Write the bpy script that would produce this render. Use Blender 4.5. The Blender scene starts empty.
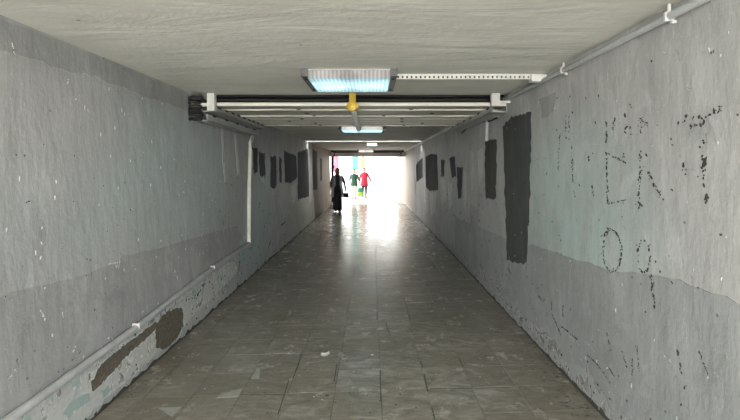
import bpy, bmesh, math, random
from mathutils import Vector, Matrix, noise as mnoise

random.seed(11)
scene = bpy.context.scene
COL = scene.collection

# ------------------------------------------------------------------ camera
F, VX, VY, H = 430.0, 372.0, 168.0, 1.62       # focal length (px of 740x420), vanishing point, eye height
cam = bpy.data.cameras.new('camera')
cam_o = bpy.data.objects.new('camera', cam)
COL.objects.link(cam_o)
cam.sensor_width = 36.0
cam.lens = F / 740.0 * 36.0
cam.shift_x = -(VX - 370.0) / 740.0
cam.shift_y = -(210.0 - VY) / 740.0
cam.clip_start = 0.05
cam.clip_end = 300
cam_o.location = (0, 0, H)
cam_o.rotation_euler = (math.radians(90), 0, 0)
scene.camera = cam_o

# ------------------------------------------------------------------ light
SKY = 5.0
LAMP = .40
EXPOSURE = 1.87
world = bpy.data.worlds.new('overcast_sky')
scene.world = world
world.use_nodes = True
bg = world.node_tree.nodes['Background']
bg.inputs[0].default_value = (0.98, 1.0, 1.0, 1)
bg.inputs[1].default_value = SKY
vs = scene.view_settings
vs.view_transform = 'Standard'
vs.look = 'None'
vs.gamma = 1
vs.use_curve_mapping = False
vs.exposure = EXPOSURE

# ------------------------------------------------------------------ the place in metres
CEIL = 2.395
Y0, Y1 = -2.2, 19.0            # the roofed length of the underpass
YR = 24.6                      # the right wall goes on past the roof
GAP0, GAP1 = 12.40, 12.57      # open joint between the two roof slabs
def lx(z): return -1.80 - 0.08 * z / CEIL      # left wall surface
def rx(z): return 1.507 - 0.077 * z / CEIL     # right wall surface

def ray(px, py): return (px - VX) / F, (py - VY) / F
def on_floor(px, py, z=0.0):
    dx, dy = ray(px, py); t = (H - z) / dy
    return Vector((dx * t, t, z))
def on_wall(px, py, side, off=0.0):
    dx, dy = ray(px, py)
    a, b = (-1.80 + off, -0.08 / CEIL) if side == 'L' else (1.507 - off, -0.077 / CEIL)
    t = (a + b * H) / (dx + b * dy)
    return Vector((dx * t, t, H - dy * t))
def at(px, py, y):
    dx, dy = ray(px, py)
    return Vector((dx * y, y, H - dy * y))

# ------------------------------------------------------------------ node helpers
class NT:
    def __init__(s, name):
        s.m = bpy.data.materials.new(name); s.m.use_nodes = True
        s.t = s.m.node_tree; s.n = s.t.nodes; s.l = s.t.links
        s.b = s.n['Principled BSDF']
    def node(s, kind, **kw):
        n = s.n.new(kind)
        for k, v in kw.items(): setattr(n, k, v)
        return n
    def put(s, sock, v):
        if hasattr(v, 'is_output'): s.l.new(v, sock)
        else:
            if isinstance(v, tuple) and len(v) == 3 and sock.type == 'RGBA': v = v + (1,)
            sock.default_value = v
    def coord(s, scale=(1, 1, 1), kind='pos', off=(0, 0, 0)):
        if kind == 'pos': src = s.node('ShaderNodeNewGeometry').outputs['Position']
        else: src = s.node('ShaderNodeTexCoord').outputs['Object']
        mp = s.node('ShaderNodeMapping'); s.l.new(src, mp.inputs[0])
        mp.inputs['Scale'].default_value = scale; mp.inputs['Location'].default_value = off
        return mp.outputs[0]
    def noise(s, vec, scale, detail=4, rough=.6, dist=0.0):
        n = s.node('ShaderNodeTexNoise'); s.put(n.inputs['Vector'], vec)
        n.inputs['Scale'].default_value = scale; n.inputs['Detail'].default_value = detail
        n.inputs['Roughness'].default_value = rough; n.inputs['Distortion'].default_value = dist
        return n.outputs['Fac']
    def ramp(s, fac, lo, hi, a=0.0, b=1.0):
        r = s.node('ShaderNodeMapRange'); r.clamp = True
        s.put(r.inputs[0], fac); r.inputs[1].default_value = lo; r.inputs[2].default_value = hi
        r.inputs[3].default_value = a; r.inputs[4].default_value = b
        return r.outputs[0]
    def math(s, op, a, b=0.0, c=None):
        n = s.node('ShaderNodeMath', operation=op); s.put(n.inputs[0], a); s.put(n.inputs[1], b)
        if c is not None: s.put(n.inputs[2], c)
        return n.outputs[0]
    def mix(s, fac, a, b, mode='MIX'):
        n = s.node('ShaderNodeMix', data_type='RGBA', blend_type=mode)
        s.put(n.inputs[0], fac); s.put(n.inputs[6], a); s.put(n.inputs[7], b)
        return n.outputs[2]
    def bump(s, h, strength=.3, dist=.01, prev=None):
        n = s.node('ShaderNodeBump'); n.inputs['Strength'].default_value = strength
        n.inputs['Distance'].default_value = dist; s.put(n.inputs['Height'], h)
        if prev is not None: s.l.new(prev, n.inputs['Normal'])
        return n.outputs[0]
    def blob(s, pos, c, r, soft=.35):
        v = s.node('ShaderNodeVectorMath', operation='SUBTRACT'); s.put(v.inputs[0], pos); v.inputs[1].default_value = c
        d = s.node('ShaderNodeVectorMath', operation='DIVIDE'); s.put(d.inputs[0], v.outputs[0]); d.inputs[1].default_value = r
        l = s.node('ShaderNodeVectorMath', operation='LENGTH'); s.put(l.inputs[0], d.outputs[0])
        return s.ramp(l.outputs['Value'], 1.0 - soft, 1.0 + soft, 1, 0)
    def done(s, color=None, rough=None, normal=None, metal=None):
        if color is not None: s.put(s.b.inputs['Base Color'], color)
        if rough is not None: s.put(s.b.inputs['Roughness'], rough)
        if normal is not None: s.put(s.b.inputs['Normal'], normal)
        if metal is not None: s.b.inputs['Metallic'].default_value = metal
        return s.m

def wall_paint(name, base, light, tint=None, blobs=(), rough=.6, var=1.0, spec=.18):
    """old oil paint: brushed streaks, blotches, repainted squares, pits, scuffs"""
    t = NT(name)
    p = t.coord()
    streak = t.noise(t.coord((1, 5.0, .55)), 2.2, 6, .68)
    blot = t.noise(p, 1.1, 5, .62, .4)
    mott = t.noise(t.coord((1, 1.5, .8)), 2.7, 9, .72, .5)
    fine = t.noise(p, 38, 4, .7)
    c = t.mix(t.ramp(streak, .36, .66), base, light)
    c = t.mix(t.ramp(blot, .45, .70, 0, .55), c, tuple(v * .76 for v in base))
    c = t.mix(t.ramp(mott, .53, .62, 0, .42 * var), c, tuple(min(.8, v * 1.22) for v in light))
    c = t.mix(t.ramp(mott, .44, .36, 0, .42 * var), c, (base[0] * .66, base[1] * .70, base[2] * .70))
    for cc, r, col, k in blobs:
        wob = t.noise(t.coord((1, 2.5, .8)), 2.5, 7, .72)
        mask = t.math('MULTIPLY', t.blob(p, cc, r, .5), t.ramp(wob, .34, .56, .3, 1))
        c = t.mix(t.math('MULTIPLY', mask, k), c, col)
    c = t.mix(t.ramp(fine, .58, .72, 0, .30 * var), c, tuple(min(.85, v * 1.55) for v in light))
    c = t.mix(t.ramp(t.noise(t.coord((1, 1, .6)), 17, 6, .78), .63, .70, 0, .65 * var), c, tuple(v * .35 for v in base))
    c = t.mix(t.ramp(t.noise(t.coord((1, 3, .5), off=(3, 1, 7)), 8, 6, .75), .64, .70, 0, .6 * var), c, tuple(min(.85, v * 1.5) for v in light))
    vor = t.node('ShaderNodeTexVoronoi'); t.put(vor.inputs['Vector'], p); vor.inputs['Scale'].default_value = 5.5
    c = t.mix(t.ramp(vor.outputs['Distance'], .03, .05, .75 * var, 0), c, tuple(v * .22 for v in base))
    b = t.bump(t.noise(t.coord((1, 2.6, .9)), 4, 6, .58), .3, .03)
    b = t.bump(mott, .25, .012, b)
    b = t.bump(fine, .25, .006, b)
    t.b.inputs['Specular IOR Level'].default_value = spec
    return t.done(c, t.ramp(streak, .3, .7, rough - .1, rough + .12), b)

def peeling_mat(name='flaking_wall_foot', pale=(.46, .47, .455), under=(.30, .30, .285), lipc=(.66, .67, .65), turq=.8):
    """layers of paint flaking at the foot of the walls"""
    t = NT(name); p = t.coord()
    n = t.noise(t.coord((1, 1.4, 1.1)), 5.5, 7, .66, .8); m = t.noise(t.coord((1, 1, 1), off=(5, 2, 9)), 3.6, 6, .65, .6)
    g = t.noise(p, 30, 4, .7)
    c = t.mix(t.ramp(g, .3, .7), tuple(v * .87 for v in pale), tuple(v * 1.13 for v in pale))
    c = t.mix(t.ramp(m, .56, .60, 0, turq), c, (.30, .40, .385))
    c = t.mix(t.ramp(n, .54, .56), c, under)
    lip = t.math('MULTIPLY', t.ramp(n, .525, .545), t.ramp(n, .575, .555))
    c = t.mix(lip, c, lipc)
    c = t.mix(t.ramp(n, .62, .635), c, (.15, .135, .105))
    c = t.mix(t.ramp(g, .66, .72, 0, .8), c, (.07, .065, .055))
    b = t.bump(t.ramp(n, .52, .58, 1, 0), .6, .012)
    b = t.bump(g, .3, .006, b)
    return t.done(c, .75, b)

def plain(name, col, rough=.5, metal=0.0, var=.12, scale=14, bump=.1):
    t = NT(name)
    n = t.noise(t.coord(kind='obj'), scale, 4, .65)
    c = t.mix(t.ramp(n, .3, .7), tuple(v * (1 - var) for v in col), tuple(min(1, v * (1 + var)) for v in col))
    return t.done(c, rough, t.bump(n, bump, .004), metal)

M = {}
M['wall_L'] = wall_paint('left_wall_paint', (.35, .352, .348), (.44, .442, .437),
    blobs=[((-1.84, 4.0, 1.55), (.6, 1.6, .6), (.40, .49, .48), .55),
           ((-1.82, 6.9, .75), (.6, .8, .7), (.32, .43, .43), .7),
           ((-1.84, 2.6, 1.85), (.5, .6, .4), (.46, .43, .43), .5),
           ((-1.83, 11.6, .5), (.6, .8, .8), (.44, .52, .40), .6)])  # greenish light near the roof joint, put into the wall colour
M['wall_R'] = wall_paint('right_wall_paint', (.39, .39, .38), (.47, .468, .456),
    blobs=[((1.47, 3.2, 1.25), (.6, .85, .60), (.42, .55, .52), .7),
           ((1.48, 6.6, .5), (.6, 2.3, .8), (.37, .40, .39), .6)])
M['lower_L'] = wall_paint('lower_grey_paint_left', (.30, .302, .30), (.37, .372, .37))
M['lower_R'] = wall_paint('lower_grey_paint_right', (.295, .305, .30), (.36, .37, .362))
M['upper_L'] = wall_paint('upper_grey_paint', (.30, .302, .298), (.375, .378, .374))
M['dark_patch'] = wall_paint('dark_grey_paint', (.075, .08, .08), (.108, .114, .114), var=.3, rough=.8, spec=.06)
M['mid_patch'] = wall_paint('slate_grey_paint', (.085, .09, .096), (.12, .126, .134), var=.4, rough=.85, spec=.05)
M['lintel'] = wall_paint('pale_lintel_paint', (.55, .48, .43), (.66, .59, .54), var=.4)
M['beige_wall'] = wall_paint('beige_wall_paint', (.25, .20, .155), (.34, .275, .22), var=.6)
M['peeling'] = peeling_mat()
M['peeling_R'] = peeling_mat('flaking_grey_foot', (.335, .342, .335), (.27, .27, .26), (.50, .51, .50), 0.0)
M['pale_plaster'] = wall_paint('pale_peeling_paint', (.46, .47, .455), (.56, .57, .55))
M['turquoise'] = wall_paint('old_turquoise_paint', (.30, .395, .38), (.38, .46, .445), var=.5)
M['render_brown'] = plain('bare_brown_render', (.115, .10, .075), .9, 0, .35, 30, .8)
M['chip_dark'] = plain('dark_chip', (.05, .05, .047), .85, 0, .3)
M['chip_light'] = plain('pale_flake', (.60, .61, .59), .7, 0, .1)
M['joint'] = plain('dirty_mortar', (.085, .08, .066), .9, 0, .3, 20, .4)

def ceiling_mat():
    t = NT('ceiling_plaster')
    p = t.coord((.6, 2.1, 1)); q = t.coord()
    s = t.noise(p, 1.6, 6, .66, .6)
    g = t.noise(q, .7, 3, .6)
    c = t.mix(t.ramp(s, .36, .66), (.65, .635, .575), (.77, .755, .70))
    c = t.mix(t.ramp(g, .48, .7, 0, .6), c, (.54, .525, .47))
    c = t.mix(t.ramp(t.noise(q, 26, 4, .7), .66, .74, 0, .5), c, (.66, .65, .61))
    vor = t.node('ShaderNodeTexVoronoi'); t.put(vor.inputs['Vector'], q); vor.inputs['Scale'].default_value = 3.2
    c = t.mix(t.ramp(vor.outputs['Distance'], .025, .04, .7, 0), c, (.08, .075, .06))
    b = t.bump(s, .45, .045)
    b = t.bump(t.noise(q, 9, 5, .6), .35, .012, b)
    return t.done(c, .75, b)
M['ceiling'] = ceiling_mat()

def tile_mat():
    t = NT('worn_stone_tile')
    oi = t.node('ShaderNodeObjectInfo'); geo = t.node('ShaderNodeNewGeometry')
    rnd = t.math('FRACT', t.math('ADD', oi.outputs['Random'], geo.outputs['Random Per Island']))
    q = t.coord()
    off = t.node('ShaderNodeVectorMath', operation='SCALE'); t.put(off.inputs[0], (3.1, 7.3, 0)); t.put(off.inputs['Scale'], rnd)
    v = t.node('ShaderNodeVectorMath', operation='ADD'); t.put(v.inputs[0], t.coord((1.6, 3.4, 1))); t.put(v.inputs[1], off.outputs[0])
    vein = t.noise(v.outputs[0], 2.6, 8, .72, 1.2)
    base = t.mix(rnd, (.285, .275, .235), (.345, .335, .29))
    c = t.mix(t.ramp(vein, .30, .60), t.mix(.85, base, (.125, .11, .08)), base)
    c = t.mix(t.ramp(vein, .56, .74, 0, .7), c, (.50, .49, .44))
    dirt = t.noise(q, 1.2, 6, .65)
    c = t.mix(t.ramp(dirt, .40, .72, 0, .8), c, (.19, .165, .12))
    # scuffs and scratches across the tiles
    c = t.mix(t.ramp(t.noise(t.coord((1, 7, 1), off=(4, 4, 0)), 9, 7, .78, .3), .54, .74, 0, .5), c, (.50, .49, .44))
    c = t.mix(t.ramp(t.noise(t.coord((1.5, 4, 1), off=(1, 9, 0)), 7, 7, .78, .6), .57, .70, 0, .55), c, (.10, .09, .07))
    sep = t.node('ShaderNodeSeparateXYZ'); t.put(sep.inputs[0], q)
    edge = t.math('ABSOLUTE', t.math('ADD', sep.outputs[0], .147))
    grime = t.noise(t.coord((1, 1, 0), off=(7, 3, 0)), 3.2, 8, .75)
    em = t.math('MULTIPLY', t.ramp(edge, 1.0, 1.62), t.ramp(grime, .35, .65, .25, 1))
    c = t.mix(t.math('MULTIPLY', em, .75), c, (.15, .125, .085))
    c = t.mix(t.ramp(t.noise(q, 42, 5, .75), .60, .70, 0, .75), c, (.06, .053, .042))
    ro = t.ramp(t.noise(q, 5, 6, .7), .3, .7, .15, .31)
    b = t.bump(t.noise(q, 2.2, 3, .5), .12, .012)
    b = t.bump(t.noise(q, 18, 5, .6), .12, .004, b)
    t.b.inputs['Specular IOR Level'].default_value = .5
    return t.done(c, ro, b)
M['tile'] = tile_mat()
M['tile_chip'] = plain('pale_tile_mend', (.32, .32, .28), .5, 0, .15)
M['white_metal'] = plain('off_white_metal', (.68, .67, .63), .45, 0, .08)
M['grey_metal'] = plain('grey_painted_metal', (.42, .42, .41), .45, 0, .12)
M['duct'] = plain('beige_duct', (.50, .475, .39), .5, 0, .14, 5)
M['duct_edge'] = plain('pale_duct_edge', (.74, .72, .64), .5, 0, .1, 6)
M['conduit'] = plain('painted_conduit', (.40, .41, .405), .5, 0, .14, 9)
M['black'] = plain('black_rubber', (.014, .014, .014), .75)
M['yellow'] = plain('yellow_plastic', (.62, .42, .03), .4, 0, .15)
M['pave'] = plain('pale_paving', (.36, .345, .32), .6, 0, .1, 3)
M['concrete'] = plain('outer_concrete', (.42, .41, .39), .7, 0, .08, 3)
M['entrance_pave'] = plain('light_entrance_paving', (.60, .58, .53), .7, 0, .1, 3)
M['litter'] = plain('white_paper', (.75, .75, .72), .6)

# ------------------------------------------------------------------ object helpers
def link(name, me, mat=None, parent=None, smooth=False):
    o = bpy.data.objects.new(name, me); COL.objects.link(o)
    if mat is not None:
        me.materials.clear(); me.materials.append(M[mat] if isinstance(mat, str) else mat)
    if smooth:
        for f in me.polygons: f.use_smooth = True
    if parent is not None:
        o.parent = parent
        o.matrix_parent_inverse = Matrix.Translation(parent.location).inverted() if parent.rotation_euler.z == 0 else parent.matrix_basis.inverted()
    return o
def obj(name, bm, mat, parent=None, smooth=False):
    bmesh.ops.recalc_face_normals(bm, faces=bm.faces)
    me = bpy.data.meshes.new(name); bm.to_mesh(me); bm.free()
    return link(name, me, mat, parent, smooth)
def struct(o): o['kind'] = 'structure'; return o
def tag(o, label, cat, group=None):
    o['label'] = label; o['category'] = cat
    if group: o['group'] = group
    return o
def thing(name, label, cat, loc=(0, 0, 0), group=None):
    o = bpy.data.objects.new(name, None); COL.objects.link(o); o.location = loc; o.empty_display_size = .1
    return tag(o, label, cat, group)

def box(bm, x0, x1, y0, y1, z0, z1, bev=0.0):
    r = bmesh.ops.create_cube(bm, size=1.0)
    vv = r['verts']
    for v in vv:
        v.co = Vector(((x0 + x1) / 2 + v.co.x * (x1 - x0), (y0 + y1) / 2 + v.co.y * (y1 - y0), (z0 + z1) / 2 + v.co.z * (z1 - z0)))
    if bev > 0:
        ee = list({e for v in vv for e in v.link_edges})
        bmesh.ops.bevel(bm, geom=ee, offset=bev, segments=2, affect='EDGES', profile=.6)
    return vv
def tube(bm, pts, r, n=10, caps=True):
    pts = [Vector(p) for p in pts]; rings = []
    rad = r if isinstance(r, (list, tuple)) else [r] * len(pts)
    for i, p in enumerate(pts):
        d = (pts[min(i + 1, len(pts) - 1)] - pts[max(i - 1, 0)]).normalized()
        a = Vector((0, 0, 1)) if abs(d.z) < .9 else Vector((1, 0, 0))
        u = d.cross(a).normalized(); w = d.cross(u).normalized()
        rings.append([bm.verts.new(p + (u * math.cos(k * 2 * math.pi / n) + w * math.sin(k * 2 * math.pi / n)) * rad[i]) for k in range(n)])
    for i in range(len(rings) - 1):
        for k in range(n):
            bm.faces.new((rings[i][k], rings[i][(k + 1) % n], rings[i + 1][(k + 1) % n], rings[i + 1][k]))
    if caps:
        bm.faces.new(rings[0][::-1]); bm.faces.new(rings[-1])
def loft(bm, rings):
    vs_ = [[bm.verts.new(p) for p in r] for r in rings]; n = len(vs_[0])
    for i in range(len(vs_) - 1):
        for k in range(n):
            bm.faces.new((vs_[i][k], vs_[i][(k + 1) % n], vs_[i + 1][(k + 1) % n], vs_[i + 1][k]))
    bm.faces.new(vs_[0][::-1]); bm.faces.new(vs_[-1])
def NB(): return bmesh.new()

def jag(pts, step=.05, amp=.012, vert=1.0, seed=0):
    """subdivide a closed outline (u along the wall, v up) and roughen it"""
    rr = random.Random(seed); out = []
    for i in range(len(pts)):
        a, b = Vector(pts[i]), Vector(pts[(i + 1) % len(pts)])
        n = max(1, int((b - a).length / step))
        for k in range(n):
            p = a.lerp(b, k / n)
            out.append((p.x + rr.gauss(0, amp), p.y + rr.gauss(0, amp * vert)))
    return out
def wall_poly(bm, outline, side, off, thick):
    """closed outline [(y, z)] laid on a wall as a thin proud layer"""
    sx = 1 if side == 'L' else -1
    f = lx if side == 'L' else rx
    top = [bm.verts.new((f(z) + sx * off, y, z)) for y, z in outline]
    bot = [bm.verts.new((f(z) + sx * (off - thick), y, z)) for y, z in outline]
    n = len(top)
    try:
        bm.faces.new(top)
    except ValueError: return
    for k in range(n):
        bm.faces.new((top[k], bot[k], bot[(k + 1) % n], top[(k + 1) % n]))
def wall_px(pts, side):
    r = []
    for px, py in pts:
        v = on_wall(px, py, side); r.append((v.y, max(.012, min(CEIL - .004, v.z))))
    return r

# ------------------------------------------------------------------ structure
def wall(name, side, mat, y0, y1):
    bm = NB(); f = lx if side == 'L' else rx; o = -.3 if side == 'L' else .3
    c = [(f(0), 0), (f(CEIL), CEIL), (f(CEIL) + o, CEIL), (f(0) + o, 0)]
    a = [bm.verts.new((x, y0, z)) for x, z in c]; b = [bm.verts.new((x, y1, z)) for x, z in c]
    for k in range(4): bm.faces.new((a[k], a[(k + 1) % 4], b[(k + 1) % 4], b[k]))
    bm.faces.new(a[::-1]); bm.faces.new(b)
    return struct(obj(name, bm, mat))
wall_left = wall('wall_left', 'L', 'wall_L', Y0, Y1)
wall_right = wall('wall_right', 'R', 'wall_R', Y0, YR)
bm = NB()
box(bm, -2.2, 1.85, Y0, GAP0, CEIL, CEIL + .22)
ceiling = struct(obj('ceiling', bm, 'ceiling'))
bm = NB()
box(bm, -2.2, 1.85, GAP1, Y1, CEIL, CEIL + .22)
struct(obj('ceiling', bm, 'ceiling'))
bm = NB()
box(bm, -2.2, 1.85, Y0, Y1 + .25, -.2, -.004)
floor = struct(obj('floor', bm, 'joint'))
bm = NB()
box(bm, -9, 12, Y1 + .25, 60, -.2, -.001)
outer = struct(obj('floor_outside', bm, 'pave'))
bm = NB()
box(bm, -9, 9, -16, Y0, -.2, -.001)
struct(obj('floor_entrance', bm, 'entrance_pave'))
# lintel beam over the far mouth
bm = NB()
box(bm, -2.18, 1.40, 18.7, 19.05, H + .50, CEIL, .01)
struct(obj('trim_1', bm, 'lintel'))
# added roof over the landing, out of view, to shade the people there
bm = NB()
box(bm, -2.6, 2.6, Y1 + .05, 29.5, 3.0, 3.2, .01)
struct(obj('ceiling_shade_added', bm, 'ceiling'))
bm = NB()
box(bm, -2.18, 1.85, Y1 - .3, Y1 + .05, CEIL + .2, 3.2)
struct(obj('wall_above_mouth', bm, 'concrete'))

# ------------------------------------------------------------------ floor tiles
P = .335; TX = .066; TY = 3.13; SH = .061
def tile_mesh(w, seed):
    rr = random.Random(seed); bm = NB(); g = .0014
    hw, hl = w / 2 - g, P / 2 - g
    c = [(-hw, -hl), (hw, -hl), (hw, hl), (-hw, hl)]
    c = [(x + rr.uniform(-1, 1) * .0016, y + SH * x + rr.uniform(-1, 1) * .0016) for x, y in c]
    e = .0014
    top = [bm.verts.new((x * (1 - e / hw), y - (e if y > 0 else -e), 0)) for x, y in c]
    mid = [bm.verts.new((x, y, -.0010)) for x, y in c]
    bot = [bm.verts.new((x, y, -.016)) for x, y in c]
    bm.faces.new(top)
    for A, B in ((top, mid), (mid, bot)):
        for k in range(4): bm.faces.new((A[k], B[k], B[(k + 1) % 4], A[(k + 1) % 4]))
    bmesh.ops.recalc_face_normals(bm, faces=bm.faces)
    me = bpy.data.meshes.new('tile'); bm.to_mesh(me); bm.free(); me.materials.append(M['tile'])
    return me
cols = []
k = math.floor((-1.80 - TX) / P)
while TX + k * P < 1.50:
    x0, x1 = max(-1.80, TX + k * P), min(1.505, TX + (k + 1) * P)
    if x1 - x0 > .04: cols.append((x0, x1))
    k += 1
meshes = {}
bm_far = NB(); count = 0
rows = range(-24, 48)
order = []
for j in rows:
    for ci, (x0, x1) in enumerate(cols):
        yc = TY + (j + .5) * P + SH * (x0 + x1) / 2
        order.append((yc, j, ci))
cand = sorted([o for o in order if o[0] > 2.55])[:297]
near = {(j, ci) for _, j, ci in cand}
for yc, j, ci in order:
    if yc < Y0 + .2 or yc > Y1 + .1: continue
    x0, x1 = cols[ci]; w = round(x1 - x0, 4)
    rr = random.Random(j * 131 + ci * 17)
    key = (w, rr.randrange(4))
    if key not in meshes: meshes[key] = tile_mesh(*key)
    loc = Vector(((x0 + x1) / 2, yc, rr.uniform(-.0005, .0005)))
    rot = (rr.gauss(0, .0013), rr.gauss(0, .0013), rr.gauss(0, .003))
    if (j, ci) in near:
        o = bpy.data.objects.new('tile', meshes[key]); COL.objects.link(o)
        o.location = loc; o.rotation_euler = rot; o.parent = floor
    else:
        from mathutils import Euler
        mt = Matrix.Translation(loc) @ Euler(rot).to_matrix().to_4x4()
        n0 = len(bm_far.verts); bm_far.from_mesh(meshes[key]); bm_far.verts.ensure_lookup_table()
        for v in bm_far.verts[n0:]: v.co = mt @ v.co
o = obj('tile_field', bm_far, 'tile', floor); o['kind'] = 'stuff'

# mended corners and cracks on the tiles
def floor_poly(bm, pts, z=.0026):
    v = [on_floor(px, py) for px, py in pts]
    t = [bm.verts.new((p.x, p.y, z)) for p in v]; b = [bm.verts.new((p.x, p.y, z - .003)) for p in v]
    bm.faces.new(t)
    for k in range(len(t)): bm.faces.new((t[k], b[k], b[(k + 1) % len(t)], t[(k + 1) % len(t)]))
for pts in ([(217, 398), (229, 392), (242, 389), (238, 397)], [(251, 379), (257, 367), (260, 369), (259, 379)],
            [(158, 408), (182, 407), (172, 417)]):
    bm = NB(); floor_poly(bm, pts); obj('tile_mend', bm, 'tile_chip', floor)
bm = NB()
def crack(pts, w=.004):
    p = [on_floor(*q) for q in pts]
    for a, b in zip(p, p[1:]):
        d = (b - a).normalized(); s = Vector((-d.y, d.x, 0)) * w
        q = [a + s, a - s, b - s, b + s]
        t = [bm.verts.new((u.x, u.y, .0024)) for u in q]; bm.faces.new(t)
for pts in ([(386, 322), (387, 328), (390, 335)], [(377, 300), (377, 320)], [(404, 297), (410, 320)], [(377, 301), (393, 300), (402, 299)],
            [(354, 265), (353, 281)], [(376, 270), (376, 286)], [(377, 272), (396, 271)], [(351, 294), (346, 316)],
            [(420, 361), (423, 368)], [(459, 358), (463, 367)], [(424, 374), (428, 392)], [(432, 408), (435, 420)], [(303, 350), (293, 379)],
            [(289, 380), (278, 415)], [(240, 395), (286, 395)], [(430, 389), (510, 388)], [(337, 364), (334, 382)], [(380, 370), (381, 402)],
            [(345, 308), (376, 308)], [(310, 330), (340, 328)]):
    crack(pts)
o = obj('crack', bm, 'chip_dark', floor); o['kind'] = 'stuff'
bm = NB(); rr = random.Random(5)
def fleck(px, py, sx, sy):
    p = on_floor(px, py); n = 7; t = []
    k = p.y / F
    for i in range(n):
        a = i * 2 * math.pi / n; q = rr.uniform(.6, 1.2)
        t.append(bm.verts.new((p.x + math.cos(a) * sx * q, p.y + math.sin(a) * sy * q, .0028)))
    bm.faces.new(t)
for px, py, s in ((314, 387, .007), (327, 396, .018), (349.5, 393, .008), (367, 396, .009), (370, 413, .010), (380, 401, .008), (361, 263.5, .02),
                  (364, 299, .02), (363, 285, .018), (368, 285, .018), (345, 247, .035), (379, 248, .035), (382, 215, .04), (356, 384, .006),
                  (452, 391, .008), (526, 371, .01), (533, 370, .01), (416, 408, .008)):
    fleck(px, py, s, s * .8)
for i in range(70):
    py = rr.uniform(330, 418); edge = 372 + 0.93 * (py - 168)
    fleck(edge - rr.uniform(3, 38) * (.6 + .4 * rr.random()), py, rr.uniform(.006, .022), rr.uniform(.004, .010))
for i in range(50):
    py = rr.uniform(250, 418); edge = 372 - 1.11 * (py - 168)
    fleck(edge + rr.uniform(2, 30), py, rr.uniform(.005, .016), rr.uniform(.004, .012))
for i in range(60):
    py = rr.uniform(225, 415); fleck(rr.uniform(372 - 1.05 * (py - 168), 372 + .88 * (py - 168)), py, rr.uniform(.004, .012), rr.uniform(.003, .010))
o = obj('dirt_fleck', bm, 'chip_dark', floor); o['kind'] = 'stuff'
bm = NB()
for px, py, s in ((354.5, 284, .03), (430, 306, .012), (444, 309, .02), (465, 308, .012), (205, 389, .01), (314, 397, .008), (372, 355, .02)):
    fleck(px, py, s, s * .6)
for i in range(30):
    py = rr.uniform(300, 415); fleck(rr.uniform(372 - 1.0 * (py - 168), 372 + .85 * (py - 168)), py, rr.uniform(.003, .011), rr.uniform(.002, .006))
o = obj('pale_fleck', bm, 'chip_light', floor); o['kind'] = 'stuff'
# a scrap of white paper, curled
bm = NB(); c = on_floor(325, 356); nx, ny = 7, 5; g = []
for i in range(nx):
    for j in range(ny):
        u, v = i / (nx - 1) - .5, j / (ny - 1) - .5
        g.append(bm.verts.new((c.x + u * .085 * (1 - .5 * abs(v)), c.y + v * .055 + u * .03, .004 + .028 * max(0, v) ** 1.2 + .012 * u * u * 4)))
for i in range(nx - 1):
    for j in range(ny - 1): bm.faces.new((g[i * ny + j], g[(i + 1) * ny + j], g[(i + 1) * ny + j + 1], g[i * ny + j + 1]))
bmesh.ops.solidify(bm, geom=bm.faces[:], thickness=.001)
tag(obj('paper_scrap', bm, 'litter', None, True), 'small curled scrap of white paper lying on the floor tiles', 'litter')

# ------------------------------------------------------------------ paint layers and wear on the walls
def layer(name, px, side, mat, off=.002, step=.05, amp=.01, seed=0, vert=1.0, metric=False, label=None):
    pts = px if metric else wall_px(px, side)
    bm = NB(); wall_poly(bm, jag(pts, step, amp, vert, seed), side, off, off + .004)
    o = obj(name, bm, mat, wall_left if side == 'L' else wall_right)
    if label: o['label'] = label
    return o
# lower band of darker grey, left and right
def pxw(px, py, s): v = on_wall(px, py, s); return (v.y, v.z)
lowL = [(Y0 + .2, .35), (Y0 + .2, 1.02), (.8, .98)] + [pxw(*q, 'L') for q in ((0, 297), (14, 292), (50, 283), (80, 276), (108, 266), (111, 262), (118, 268), (121, 256), (160, 248), (200, 236), (236, 226))] + \
       [pxw(*q, 'L') for q in ((246, 243), (212, 268), (137, 325), (60, 384), (12, 419))] + [(1.0, .34)]
layer('lower_paint_band', lowL, 'L', 'lower_L', .0016, .06, .004, 3, metric=True, label='darker grey lower paint band')
lowR = [(Y0 + .2, .03), (Y0 + .2, .8)] + [pxw(*q, 'R') for q in ((740, 303), (700, 287), (660, 276), (625, 271), (605, 269), (590, 262), (573, 259), (556, 252), (532, 245), (508, 240), (480, 227), (455, 218))] + \
       [pxw(*q, 'R') for q in ((455, 256), (480, 284))] + [(3.5, .03)]
layer('lower_paint_band', lowR, 'R', 'lower_R', .0016, .06, .005, 4, metric=True, label='darker grey lower paint band')
upL = [(Y0 + .2, CEIL - .01), (Y0 + .2, 2.12), (.8, 2.10)] + [pxw(*q, 'L') for q in ((0, 52), (18, 54), (40, 62), (68, 71), (90, 75), (118, 86), (135, 93), (150, 98), (176, 107), (192, 113))] + [(4.4, CEIL - .01)]
layer('upper_paint_band', upL, 'L', 'upper_L', .0014, .06, .006, 8, metric=True, label='darker grey paint strip under the ceiling')
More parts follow.
